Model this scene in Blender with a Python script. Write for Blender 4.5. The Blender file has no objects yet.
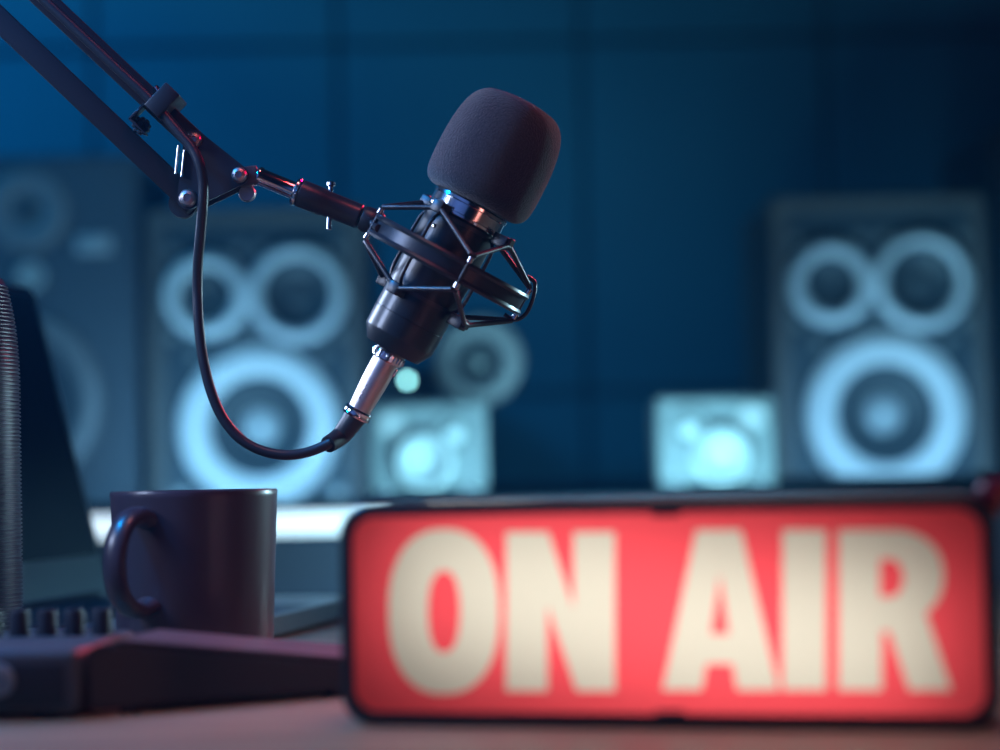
import bpy, bmesh, math, random
from mathutils import Vector, Matrix
random.seed(4)
C = bpy.context.scene.collection
PI = math.pi
cm = 0.01

# ------------------------------------------------------------------ camera
F_PX = 2000.0
EYE = Vector((0, 0, 0.85))
DESK = 0.74
pitch = math.atan(95 / F_PX)
roll = math.radians(1.15)
FW = Vector((0, math.cos(pitch), math.sin(pitch)))
U0 = Vector((0, -math.sin(pitch), math.cos(pitch)))
R0 = Vector((1, 0, 0))
RT = R0 * math.cos(roll) - U0 * math.sin(roll)
UP = R0 * math.sin(roll) + U0 * math.cos(roll)
cam_d = bpy.data.cameras.new('camera')
cam = bpy.data.objects.new('camera', cam_d)
C.objects.link(cam)
cam.matrix_world = Matrix(((RT.x, UP.x, -FW.x, EYE.x), (RT.y, UP.y, -FW.y, EYE.y), (RT.z, UP.z, -FW.z, EYE.z), (0, 0, 0, 1)))
cam_d.sensor_width = 36
cam_d.lens = 72
cam_d.clip_start = 0.05
cam_d.dof.use_dof = True
cam_d.dof.focus_distance = 1.175
cam_d.dof.aperture_fstop = 2.8
bpy.context.scene.camera = cam

def ray(px, py):
    return FW * F_PX + RT * (px - 500) + UP * (375 - py)

def at(px, py, Y):
    """world point seen at a measured place of the photograph, at distance Y into the room"""
    d = ray(px, py)
    return EYE + d * (Y / d.y)

# ------------------------------------------------------------------ materials
def mat(name, col, rough=0.5, metal=0.0, spec=0.5, coat=0.0, bump=None, var=None, emit=None, sheen=0.0):
    m = bpy.data.materials.new(name)
    m.use_nodes = True
    nt = m.node_tree
    b = nt.nodes['Principled BSDF']
    b.inputs['Base Color'].default_value = (*col, 1)
    b.inputs['Roughness'].default_value = rough
    b.inputs['Metallic'].default_value = metal
    b.inputs['Specular IOR Level'].default_value = spec
    b.inputs['Coat Weight'].default_value = coat
    b.inputs['Sheen Weight'].default_value = sheen
    tc = nt.nodes.new('ShaderNodeTexCoord')
    if var:
        scale, amt = var
        n = nt.nodes.new('ShaderNodeTexNoise')
        n.inputs['Scale'].default_value = scale
        n.inputs['Detail'].default_value = 4
        nt.links.new(tc.outputs['Object'], n.inputs['Vector'])
        mx = nt.nodes.new('ShaderNodeMix')
        mx.data_type = 'RGBA'
        mx.inputs[6].default_value = (*[c * (1 - amt) for c in col], 1)
        mx.inputs[7].default_value = (*[min(1, c * (1 + amt)) for c in col], 1)
        nt.links.new(n.outputs['Fac'], mx.inputs[0])
        nt.links.new(mx.outputs[2], b.inputs['Base Color'])
    if bump:
        scale, stren, dist = bump
        n = nt.nodes.new('ShaderNodeTexNoise')
        n.inputs['Scale'].default_value = scale
        n.inputs['Detail'].default_value = 3
        nt.links.new(tc.outputs['Object'], n.inputs['Vector'])
        bp = nt.nodes.new('ShaderNodeBump')
        bp.inputs['Strength'].default_value = stren
        bp.inputs['Distance'].default_value = dist
        nt.links.new(n.outputs['Fac'], bp.inputs['Height'])
        nt.links.new(bp.outputs['Normal'], b.inputs['Normal'])
    if emit:
        b.inputs['Emission Color'].default_value = (*emit[0], 1)
        b.inputs['Emission Strength'].default_value = emit[1]
    return m

def wood_mat():
    m = mat('desk_wood', (0.30, 0.17, 0.10), 0.42)
    nt = m.node_tree
    b = nt.nodes['Principled BSDF']
    tc = nt.nodes.new('ShaderNodeTexCoord')
    mp = nt.nodes.new('ShaderNodeMapping')
    mp.inputs['Scale'].default_value = (1.2, 14, 14)
    n = nt.nodes.new('ShaderNodeTexNoise')
    n.inputs['Scale'].default_value = 3
    n.inputs['Detail'].default_value = 8
    n.inputs['Distortion'].default_value = 1.2
    cr = nt.nodes.new('ShaderNodeValToRGB')
    cr.color_ramp.elements[0].position = 0.35
    cr.color_ramp.elements[0].color = (0.30, 0.165, 0.09, 1)
    cr.color_ramp.elements[1].position = 0.68
    cr.color_ramp.elements[1].color = (0.50, 0.30, 0.18, 1)
    nt.links.new(tc.outputs['Object'], mp.inputs['Vector'])
    nt.links.new(mp.outputs['Vector'], n.inputs['Vector'])
    nt.links.new(n.outputs['Fac'], cr.inputs['Fac'])
    nt.links.new(cr.outputs['Color'], b.inputs['Base Color'])
    return m

def translucent(name, col):
    m = bpy.data.materials.new(name)
    m.use_nodes = True
    nt = m.node_tree
    nt.nodes.clear()
    o = nt.nodes.new('ShaderNodeOutputMaterial')
    t = nt.nodes.new('ShaderNodeBsdfTranslucent')
    d = nt.nodes.new('ShaderNodeBsdfDiffuse')
    mx = nt.nodes.new('ShaderNodeMixShader')
    t.inputs['Color'].default_value = (*col, 1)
    d.inputs['Color'].default_value = (*col, 1)
    mx.inputs[0].default_value = 0.2
    nt.links.new(t.outputs[0], mx.inputs[1])
    nt.links.new(d.outputs[0], mx.inputs[2])
    nt.links.new(mx.outputs[0], o.inputs['Surface'])
    return m

M = dict(
    black=mat('black_plastic', (0.018, 0.018, 0.022), 0.38, bump=(900, 0.15, 0.0004)),
    satin=mat('black_satin_metal', (0.03, 0.03, 0.036), 0.33, 0.35),
    body=mat('microphone_black_enamel', (0.016, 0.017, 0.02), 0.36, 0.25, coat=0.15),
    arm=mat('arm_black_paint', (0.035, 0.034, 0.04), 0.34, 0.3),
    foam=mat('foam', (0.036, 0.038, 0.048), 0.95, spec=0.15, bump=(1100, 1.0, 0.0016), var=(1000, 0.75), sheen=0.3),
    chrome=mat('chrome', (0.80, 0.80, 0.82), 0.14, 1.0),
    nickel=mat('brushed_nickel', (0.56, 0.47, 0.46), 0.42, 1.0, bump=(300, 0.1, 0.0003)),
    rubber=mat('rubber', (0.02, 0.02, 0.024), 0.45),
    cord=mat('cable_jacket', (0.022, 0.022, 0.028), 0.36, bump=(700, 0.2, 0.0004)),
    mug=mat('dark_glazed_ceramic', (0.055, 0.034, 0.045), 0.34, coat=0.15, bump=(150, 0.05, 0.0005)),
    wood=wood_mat(),
    wall=mat('wall_panel_paint', (0.02, 0.16, 0.24), 0.8, var=(2.5, 0.12)),
    gap=mat('panel_groove', (0.012, 0.09, 0.14), 0.9),
    plain=mat('dark_plaster', (0.10, 0.11, 0.13), 0.9, var=(3, 0.1)),
    floor=mat('dark_floor_vinyl', (0.06, 0.06, 0.07), 0.6, var=(5, 0.2)),
    cab=mat('speaker_cabinet_walnut', (0.085, 0.080, 0.080), 0.6, var=(8, 0.3)),
    baffle=mat('speaker_baffle_slate', (0.022, 0.04, 0.055), 0.6),
    surround=mat('driver_ring_pale_metal', (0.56, 0.58, 0.60), 0.5),
    cone=mat('driver_cone_grey', (0.032, 0.045, 0.055), 0.55),
    cap=mat('dust_cap', (0.33, 0.36, 0.38), 0.5),
    white=mat('small_speaker_silver', (0.27, 0.31, 0.33), 0.45),
    whitecone=mat('small_speaker_cone', (0.70, 0.74, 0.76), 0.4),
    bolt=mat('bolt_grey', (0.22, 0.24, 0.25), 0.4, 0.4),
    tower=mat('tower_grey', (0.05, 0.065, 0.085), 0.6),
    towerring=mat('tower_ring_grey', (0.15, 0.16, 0.18), 0.5),
    plate=mat('plate_grey', (0.30, 0.32, 0.35), 0.5),
    dev=mat('device_black', (0.025, 0.026, 0.032), 0.45),
    devgrey=mat('device_dark_grey', (0.075, 0.08, 0.09), 0.42),
    knob=mat('knob_black', (0.02, 0.02, 0.028), 0.45),
    laptop=mat('laptop_aluminium', (0.30, 0.31, 0.33), 0.32, 0.8),
    screen=mat('laptop_screen_glass', (0.010, 0.012, 0.016), 0.22),
    keys=mat('laptop_keys', (0.02, 0.02, 0.02), 0.5),
    rib=mat('ribbed_blue_grey_plastic', (0.016, 0.036, 0.07), 0.40),
    shelf=mat('shelf_slate', (0.03, 0.045, 0.06), 0.7, spec=.2),
    painted_light_panel=mat('mixer_top_painted_light', (0.13, 0.085, 0.09), 0.45),  # pinkish tone stands in for red light falling on the mixer top
    panel=mat('panel_blue_grey', (0.06, 0.06, 0.09), 0.7),
    lens=mat('red_lens', (0.13, 0.010, 0.03), 0.3),
    signbox=mat('sign_case_black', (0.02, 0.02, 0.025), 0.4),
    inner=mat('sign_inner_white', (0.8, 0.8, 0.8), 0.8),
    bar=mat('light_bar_diffuser', (0.9, 0.9, 0.9), 0.5, emit=((0.72, 0.86, 1.0), 1.1)),
    led=mat('power_light', (0.5, 0.9, 0.9), 0.5, emit=((0.30, 0.85, 0.90), 9.0)),
    signred=translucent('sign_red_acrylic', (0.95, 0.095, 0.125)),
    signcream=translucent('sign_cream_acrylic', (0.68, 0.69, 0.60)),
)

# ------------------------------------------------------------------ object helpers
def finish(me, smooth=True, ang=38):
    if smooth:
        me.polygons.foreach_set('use_smooth', [True] * len(me.polygons))
        me.set_sharp_from_angle(angle=math.radians(ang))
    return me

def obj(name, bm, material, parent=None, label=None, smooth=True, mtx=None, ang=38):
    bmesh.ops.recalc_face_normals(bm, faces=bm.faces)
    me = bpy.data.meshes.new(name)
    bm.to_mesh(me)
    bm.free()
    me.materials.append(material)
    finish(me, smooth, ang)
    o = bpy.data.objects.new(name, me)
    C.objects.link(o)
    if parent: o.parent = parent
    if mtx is not None: o.matrix_local = mtx
    if label: o['label'] = label
    return o

def thing(name, label, cat, loc=(0, 0, 0), rotz=0, group=None, mtx=None):
    o = bpy.data.objects.new(name, None)
    o.empty_display_size = 0.03
    C.objects.link(o)
    if mtx is not None: o.matrix_world = mtx
    else:
        o.location = loc
        o.rotation_euler = (0, 0, rotz)
    o['label'] = label
    o['category'] = cat
    if group: o['group'] = group
    return o

def tag(o, label, cat, group=None):
    o['label'] = label
    o['category'] = cat
    if group: o['group'] = group
    return o

def struct(name, bm, m, parent=None, smooth=False):
    o = obj(name, bm, m, parent, smooth=smooth)
    if parent is None: o['kind'] = 'structure'
    return o

def BM(): return bmesh.new()

def add_box(bm, x0, x1, y0, y1, z0, z1, bev=0, seg=2, mtx=None):
    r = bmesh.ops.create_cube(bm, size=1)
    vs = r['verts']
    for v in vs:
        v.co = Vector(((x0 + x1) / 2 + v.co.x * (x1 - x0), (y0 + y1) / 2 + v.co.y * (y1 - y0), (z0 + z1) / 2 + v.co.z * (z1 - z0)))
    if bev:
        es = list({e for v in vs for e in v.link_edges})
        r = bmesh.ops.bevel(bm, geom=es, offset=bev, segments=seg, affect='EDGES', profile=0.5)
        vs = list({v for f in r['faces'] for v in f.verts} | {v for v in vs if v.is_valid})
    if mtx is not None:
        bmesh.ops.transform(bm, matrix=mtx, verts=[v for v in vs if v.is_valid])
    return bm

def add_lathe(bm, prof, n=48, mtx=None, closed=False):
    """prof: list of (radius, height); revolves about local Z"""
    rings = []
    for r, z in prof:
        if r < 1e-7:
            rings.append([bm.verts.new((0, 0, z))])
        else:
            rings.append([bm.verts.new((r * math.cos(2 * PI * i / n), r * math.sin(2 * PI * i / n), z)) for i in range(n)])
    pairs = list(zip(rings[:-1], rings[1:]))
    if closed: pairs.append((rings[-1], rings[0]))
    for a, b in pairs:
        for i in range(n):
            j = (i + 1) % n
            if len(a) == 1 and len(b) == 1: continue
            if len(a) == 1: bm.faces.new((a[0], b[i], b[j]))
            elif len(b) == 1: bm.faces.new((a[i], a[j], b[0]))
            else: bm.faces.new((a[i], a[j], b[j], b[i]))
    if mtx is not None:
        bmesh.ops.transform(bm, matrix=mtx, verts=[v for ring in rings for v in ring])
    return bm

def frame_z(p0, zdir, xhint=(1, 0, 0)):
    z = Vector(zdir).normalized()
    x = Vector(xhint)
    x = (x - z * x.dot(z))
    if x.length < 1e-4:
        x = Vector((0, 1, 0)); x = x - z * x.dot(z)
    x.normalize()
    y = z.cross(x)
    return Matrix(((x.x, y.x, z.x, p0[0]), (x.y, y.y, z.y, p0[1]), (x.z, y.z, z.z, p0[2]), (0, 0, 0, 1)))

def add_rod(bm, p0, p1, r, n=16, bev=None):
    p0 = Vector(p0); p1 = Vector(p1)
    L = (p1 - p0).length
    b = min(r * 0.25, L * 0.2) if bev is None else bev
    return add_lathe(bm, [(0, 0), (r - b, 0), (r, b), (r, L - b), (r - b, L), (0, L)], n, frame_z(p0, p1 - p0))

def spline(pts, sub=8):
    P = [Vector(p) for p in pts]
    out = []
    for i in range(len(P) - 1):
        a = P[max(i - 1, 0)]; b = P[i]; c = P[i + 1]; d = P[min(i + 2, len(P) - 1)]
        for k in range(sub):
            t = k / sub
            out.append(0.5 * ((2 * b) + (c - a) * t + (2 * a - 5 * b + 4 * c - d) * t * t + (3 * b - a - 3 * c + d) * t ** 3))
    out.append(P[-1])
    return out

def add_tube(bm, pts, r, n=12, closed=False, flat=1.0, radii=None, hint=None):
    """sweep a circle (or ellipse, flat<1) along points, with parallel transport"""
    P = [Vector(p) for p in pts]
    N = len(P)
    T = []
    for i in range(N):
        a = P[(i - 1) % N] if closed or i > 0 else P[i]
        b = P[(i + 1) % N] if closed or i < N - 1 else P[i]
        T.append((b - a).normalized())
    nrm = Vector(hint) if hint else (Vector((0, 0, 1)) if abs(T[0].z) < 0.9 else Vector((1, 0, 0)))
    rings = []
    for i in range(N):
        nrm = (nrm - T[i] * nrm.dot(T[i])).normalized()
        bn = T[i].cross(nrm)
        rr = radii[i] if radii else r
        rings.append([bm.verts.new(P[i] + nrm * (rr * math.cos(2 * PI * k / n)) + bn * (rr * flat * math.sin(2 * PI * k / n))) for k in range(n)])
    for i in range(N if closed else N - 1):
        a = rings[i]; b = rings[(i + 1) % N]
        for k in range(n):
            j = (k + 1) % n
            bm.faces.new((a[k], a[j], b[j], b[k]))
    if not closed:
        bm.faces.new(rings[0][::-1]); bm.faces.new(rings[-1])
    return bm

def add_prism(bm, poly, z0, z1, mtx=None):
    """extrude a convex or simple polygon given in local XY from z0 to z1"""
    a = [bm.verts.new((x, y, z0)) for x, y in poly]
    b = [bm.verts.new((x, y, z1)) for x, y in poly]
    bm.faces.new(a[::-1]); bm.faces.new(b)
    n = len(poly)
    for i in range(n):
        j = (i + 1) % n
        bm.faces.new((a[i], a[j], b[j], b[i]))
    if mtx is not None: bmesh.ops.transform(bm, matrix=mtx, verts=a + b)
    return bm

def rrect(x0, x1, y0, y1, r, n=8):
    out = []
    for cx, cy, a0 in ((x1 - r, y1 - r, 0), (x0 + r, y1 - r, 90), (x0 + r, y0 + r, 180), (x1 - r, y0 + r, 270)):
        for k in range(n + 1):
            a = math.radians(a0 + 90 * k / n)
            out.append((cx + r * math.cos(a), cy + r * math.sin(a)))
    return out

def filled(name, loops, ext=0):
    """flat sheet from nested outlines (even-odd), in local XY"""
    cu = bpy.data.curves.new(name, 'CURVE')
    cu.dimensions = '2D'
    cu.fill_mode = 'BOTH'
    cu.extrude = ext
    for lp in loops:
        s = cu.splines.new('POLY')
        s.points.add(len(lp) - 1)
        for p, (x, y) in zip(s.points, lp): p.co = (x, y, 0, 1)
        s.use_cyclic_u = True
    o = bpy.data.objects.new(name, cu)
    C.objects.link(o)
    dg = bpy.context.evaluated_depsgraph_get()
    me = bpy.data.meshes.new_from_object(o.evaluated_get(dg))
    C.objects.unlink(o)
    bpy.data.objects.remove(o)
    return me

def copy_tree(o, parent=None):
    c = o.copy(); C.objects.link(c)
    if parent is not None: c.parent = parent
    for ch in list(o.children): copy_tree(ch, c)
    return c

# ------------------------------------------------------------------ the room
W = 2.4
bm = BM(); add_box(bm, -W, W, -1.6, 3.5, -0.1, 0); struct('floor', bm, M['floor'])
bm = BM(); add_box(bm, -W, W, -1.6, 3.5, 2.7, 2.8); struct('ceiling', bm, M['plain'])
bm = BM(); add_box(bm, -W - .1, -W, -1.6, 3.5, -0.1, 2.8); struct('wall_left', bm, M['plain'])
bm = BM(); add_box(bm, W, W + .1, -1.6, 3.5, -0.1, 2.8); struct('wall_right', bm, M['plain'])
bm = BM(); add_box(bm, -W - .1, W + .1, -1.7, -1.6, -0.1, 2.8); struct('wall_front', bm, M['plain'])
# back wall clad with big square panels, real grooves between them
bm = BM(); add_box(bm, -W, W, 3.40, 3.5, -0.1, 2.8)
wb = struct('wall_back', bm, M['gap'])
bm = BM()
pw, ph = 0.415, 0.60
x_off = at(585, 200, 3.38).x
z_off = at(585, 41, 3.38).z
for i in range(-6, 7):
    for k in range(-3, 3):
        x0 = x_off + i * pw; z0 = z_off + k * ph
        x1 = min(x0 + pw, W - .01); x0 = max(x0, -W + .01)
        z1 = min(z0 + ph, 2.69); z0 = max(z0, 0.02)
        if x1 - x0 < .05 or z1 - z0 < .05: continue
        add_box(bm, x0 + .004, x1 - .004, 3.372, 3.402, z0 + .004, z1 - .004, 0.006, 2)
struct('wall_panelling', bm, M['wall'], wb, smooth=False)
bm = BM(); add_box(bm, -W, W, 3.35, 3.372, 0, .09, .004); struct('baseboard_back', bm, M['gap'])

# ------------------------------------------------------------------ foreground desk
dk = thing('desk', 'reddish brown wooden desk carrying the sign, mug and laptop', 'desk', (0, 1.15, 0))
bm = BM(); add_box(bm, -1.05, 1.05, -.62, .62, DESK - .035, DESK, .003); obj('desk_top', bm, M['wood'], dk)
for sx in (-1, 1):
    for sy in (-1, 1):
        bm = BM(); add_box(bm, sx * .95 - .03, sx * .95 + .03, sy * .52 - .03, sy * .52 + .03, 0, DESK - .035, .004)
        obj('leg', bm, M['arm'], dk)

# ------------------------------------------------------------------ console at the back with the bridge shelf
ZC = DESK + .050      # console top
ZS = DESK + .079      # shelf top
con = thing('studio_console', 'long dark console along the back wall under the large speakers', 'console', (0, 2.75, 0))
bm = BM(); add_box(bm, -1.5, 1.5, -.19, .595, ZC - .04, ZC, .004); obj('console_top', bm, M['shelf'], con)
bm = BM(); add_box(bm, -1.45, 1.45, -.12, -.10, 0.02, ZC - .04); obj('front_panel', bm, M['shelf'], con)
for sx in (-1, 1):
    bm = BM(); add_box(bm, sx * 1.46 - .02, sx * 1.46 + .02, -.17, .38, 0, ZC - .04, .003); obj('side_panel', bm, M['shelf'], con)
sh = thing('equipment_shelf', 'narrow slate shelf in front of the console holding the two small white monitors', 'shelf', (0, 2.28, 0))
bm = BM(); add_box(bm, -1.25, 1.25, -.055, .13, ZS - .022, ZS, .003); obj('shelf_board', bm, M['shelf'], sh)
bm = BM(); add_box(bm, -1.21, -.04, -.078, -.05, ZS - .041, ZS - .037, .001); obj('front_lip', bm, M['shelf'], sh)
bm = BM(); add_box(bm, -.02, 1.2, .131, .165, ZS - .03, DESK + .094, .004); obj('back_rail', bm, M['shelf'], sh)
for sx in (-1.2, 0, 1.2):
    bm = BM(); add_box(bm, sx - .02, sx + .02, .02, .11, 0, ZS - .022, .003); obj('leg', bm, M['shelf'], sh)
bm = BM(); add_box(bm, -1.22, 1.22, .0, .018, .15, ZS - .022); obj('modesty_panel', bm, M['panel'], sh)
lb = thing('light_bar', 'long glowing white light bar on the shelf front behind the mug', 'lamp', (0, 2.205, ZS - .047))
bm = BM(); add_box(bm, -1.2, -.115, 0.004, .018, .010, .042, .002); obj('housing', bm, M['shelf'], lb)
bm = BM(); add_box(bm, -1.19, -.125, -.004, .006, .0115, .037, .003); obj('diffuser', bm, M['bar'], lb)

# ------------------------------------------------------------------ large three-way speakers
TO_FRONT = Matrix.Rotation(PI / 2, 4, 'X')    # local +Z -> -Y (towards the viewer)
def drv(x, z, y=0.0): return Matrix.Translation((x, y, z)) @ TO_FRONT

def driver(parent, x, z, ro, ri, cap, y, kind, ring, cone, dust):
    s = thing_part = None
    bm = BM()
    w = ro - ri
    add_lathe(bm, [(ri, -.012), (ri, .003), (ri + w * .12, .008), (ri + w * .45, .0115), (ri + w * .8, .009), (ro - w * .03, .004), (ro, -.002), (ro, -.006), (ro - .003, -.012)], 64, drv(x, z, y))
    root = obj(kind, bm, M[ring], parent)
    bm = BM()
    dep = ri * .30
    add_lathe(bm, [(ri, -.004), (ri * .97, .000), (ri * .90, .0015), (ri * .84, -.001), (cap * 1.02, -dep), (cap * .5, -dep - .002), (0, -dep - .002)], 64, drv(x, z, y))
    obj('cone', bm, M[cone], root)
    bm = BM()
    pr = [(cap * math.sin(a), -dep + cap * .42 * math.cos(a)) for a in [PI / 2 * k / 8 for k in range(8, -1, -1)]]
    pr[-1] = (0, pr[-1][1])
    add_lathe(bm, [(cap, -dep - .003)] + pr, 40, drv(x, z, y))
    obj('dust_cap', bm, M[dust], root)
    return root

def circ(x, z, r, n=48): return [(x + r * math.cos(2 * PI * k / n), z + r * math.sin(2 * PI * k / n)) for k in range(n)]
def baffle(parent, outline, holes, y, t, m):
    me = filled('baffle', [outline] + holes, t / 2)
    me.transform(Matrix.Translation((0, y + t / 2, 0)) @ TO_FRONT)
    me.materials.append(M[m])
    o = bpy.data.objects.new('baffle', me); C.objects.link(o); o.parent = parent
    return o

def open_box(bm, w, h, d, bord, inset, rad=.008):
    """cabinet: a box with a recessed front"""
    o = rrect(-w / 2, w / 2, 0, h, rad, 4); i = rrect(-w / 2 + bord, w / 2 - bord, bord, h - bord, .006, 4)
    L = []
    for loop, y in ((o, d), (o, .006), ([(x * .985, .004 + (z - .0) * .98) if False else (x, z) for x, z in o], .006), (rrect(-w / 2 + .005, w / 2 - .005, .005, h - .005, rad, 4), 0), (i, 0), (i, inset)):
        L.append([bm.verts.new((x, y, z)) for x, z in loop])
    n = len(o)
    for a, b in ((0, 1), (1, 3), (3, 4), (4, 5)):
        for k in range(n):
            j = (k + 1) % n
            bm.faces.new((L[a][k], L[a][j], L[b][j], L[b][k]))
    bm.faces.new(L[0])
    for v in L[2]: bm.verts.remove(v)

def big_speaker(loc, label):
    t = thing('studio_speaker', label, 'speaker', loc, 0, None)
    w, h = .295, .424
    bm = BM(); open_box(bm, w, h, .30, .023, .010); obj('cabinet', bm, M['cab'], t)
    b_ = .0235
    baffle(t, rrect(-w / 2 + b_, w / 2 - b_, b_, .2345, .003, 3), [circ(.003, .125, .095)], .0045, .005, 'baffle')
    baffle(t, rrect(-w / 2 + b_, w / 2 - b_, .2365, h - b_, .003, 3), [circ(-.066, .304, .045), circ(.0575, .304, .055)], .0045, .005, 'baffle')
    driver(t, .003, .125, .110, .068, .027, -.001, 'woofer', 'surround', 'cone', 'cap')
    driver(t, -.066, .304, .059, .0365, .013, -.001, 'tweeter', 'surround', 'cone', 'cone')
    driver(t, .057, .304, .068, .048, .018, -.001, 'midrange', 'surround', 'cone', 'cone')
    for bx, bz in ((-.112, .367), (-.022, .369), (.008, .369), (.113, .367), (-.112, .248), (-.020, .248), (.004, .250), (.114, .246), (-.085, .222), (.092, .222), (-.105, .035), (.108, .035)):
        bm = BM(); add_lathe(bm, [(.0085, -.004), (.0085, .002), (.006, .0045), (.0022, .0045), (.0022, .002), (0, .002)], 24, drv(bx, bz, .0045))
        obj('bolt', bm, M['bolt'], t)
    for sx in (-1, 1):
        for y in (.04, .26):
            pass
    return t

pl = at(258.5, 515, 2.70); pr_ = at(886, 500, 2.70)
sp1 = big_speaker((pl.x, 2.70, ZC), 'tall speaker with three pale rings behind the mug and cable')
sp2 = copy_tree(sp1); sp2.location = (pr_.x, 2.70, ZC)
sp2['label'] = 'tall speaker with three pale rings above the right half of the sign'

# ------------------------------------------------------------------ outer large towers (partly out of the frame)
def tower(loc, label, mir=1):
    t = thing('tower_speaker', label, 'speaker', loc)
    w, h = .36, .50
    bm = BM(); open_box(bm, w, h, .31, .012, .006); obj('cabinet', bm, M['tower'], t)
    baffle(t, rrect(-w / 2 + .0125, w / 2 - .0125, .0125, h - .0125, .003, 3), [circ(0, .165, .115)], .002, .004, 'tower')
    driver(t, .0, .165, .130, .100, .035, -.004, 'woofer', 'towerring', 'tower', 'towerring')
    bm = BM(); add_lathe(bm, [(.056, -.004), (.056, .002), (.050, .005), (.030, .001), (.018, -.004), (.018, -.006), (0, -.006)], 48, drv(mir * .031, .425, -.001)); g = obj('waveguide', bm, M['towerring'], t)
    bm = BM(); add_lathe(bm, [(.017, -.005), (.015, .002), (.008, .007), (0, .008)], 32, drv(mir * .031, .425, -.001)); obj('tweeter_dome', bm, M['cone'], g)
    bm = BM(); add_box(bm, mir * .122 - .024, mir * .122 + .024, -.003, .003, .364, .390, .002); obj('badge_plate', bm, M['plate'], t)
    bm = BM(); add_lathe(bm, [(.019, -.003), (.019, .003), (.014, .005), (.010, -.002), (0, -.002)], 32, drv(mir * .036, .335, -.001)); obj('port_ring', bm, M['cap'], t)
    return t
p3 = at(6, 500, 2.70); p4 = at(1117, 500, 2.70)
t1 = tower((p3.x, 2.70, ZC), 'dim dark speaker at the left edge behind the laptop screen')
t2 = tower((at(1117, 500, 3.025).x, 3.025, ZC), 'dark cabinet sliver at the right edge beside the tall speaker', -1)
t2.scale = (1.0, 1.0, 1.13)

# ------------------------------------------------------------------ small silver monitors
def small_speaker(loc, label, mir):
    t = thing('desktop_monitor', label, 'speaker', loc, 0, 'small silver monitors')
    w, h = .135, .111
    z0 = .006
    bm = BM()
    open_box(bm, w, h, .12, .0065, .005)
    for v in bm.verts: v.co.z = z0 + v.co.z * (h - z0) / h
    obj('cabinet', bm, M['white'], t)
    wx = .004 * -mir
    baffle(t, rrect(-w / 2 + .0066, w / 2 - .0066, z0 + .0064, h - .0066, .003, 3), [circ(wx, .0425, .028)], .0008, .004, 'white')
    driver(t, wx, .0425, .0345, .0235, .0105, -.0045, 'woofer', 'whitecone', 'whitecone', 'whitecone')
    bm = BM(); add_lathe(bm, [(.023, -.001), (.023, .002), (.020, .004), (.013, -.0005), (.0115, .0)], 40, drv(mir * .031, .074, -.001)); g = obj('waveguide', bm, M['white'], t)
    bm = BM(); add_lathe(bm, [(.0118, -.001), (.010, .004), (.006, .0075), (0, .0085)], 32, drv(mir * .031, .074, -.001)); obj('tweeter_dome', bm, M['whitecone'], g)
    bm = BM(); add_lathe(bm, [(.0165, -.001), (.0165, .002), (.014, .004), (.012, .002), (0, .003)], 32, drv(-mir * .040, .086, -.001)); obj('volume_knob', bm, M['surround'], t)
    for sx in (-1, 1):
        bm = BM(); add_box(bm, sx * .050 - .014, sx * .050 + .014, -.006, .05, 0, .012, .003); obj('foot', bm, M['whitecone'], t)
    return t
q1 = at(428, 500, 2.26); q2 = at(719, 494, 2.26)
small_speaker((q1.x, 2.26, ZS), 'small silver desktop monitor right of the cable connector', 1)
small_speaker((q2.x, 2.26, ZS), 'small silver desktop monitor beside the tall speaker on the right', -1)

# round satellite speaker and little amplifier with a lit lamp behind the left small monitor
c = at(478, 361, 2.52)
sat = thing('satellite_speaker', 'round dim blue speaker behind the lower end of the microphone', 'speaker', (c.x, 2.55, ZC))
hz = c.z - ZC
bm = BM()
add_lathe(bm, [(.060, .0), (.060, -.006), (.052, -.05), (.030, -.075), (0, -.08)], 48, drv(0, hz, -.03))
obj('housing', bm, M['baffle'], sat)
driver(sat, 0, hz, .057, .029, .012, -.036, 'driver', 'plate', 'tower', 'bolt')
bm = BM(); add_lathe(bm, [(0, 0), (.05, 0), (.05, .006), (.010, .012), (.008, .03), (.008, hz - .05), (0, hz - .05)], 32); obj('stand', bm, M['baffle'], sat)
c = at(407, 380, 2.46)
amp = thing('headphone_amplifier', 'small dark box with a lit cyan power light behind the silver monitor', 'amplifier', (c.x, 2.47, ZC))
az = c.z - ZC
bm = BM(); add_box(bm, -.045, .035, 0, .05, .004, az + .016, .004); obj('case', bm, M['baffle'], amp)
bm = BM(); add_lathe(bm, [(.0045, -.002), (.0045, .001), (.003, .003), (0, .0035)], 20, drv(0, az, 0)); obj('power_light', bm, M['led'], amp)
for sx in (-.035, .025):
    bm = BM(); add_lathe(bm, [(0, 0), (.006, 0), (.006, .005), (0, .005)], 16, Matrix.Translation((sx, .025, 0))); obj('foot', bm, M['rubber'], amp)

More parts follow.
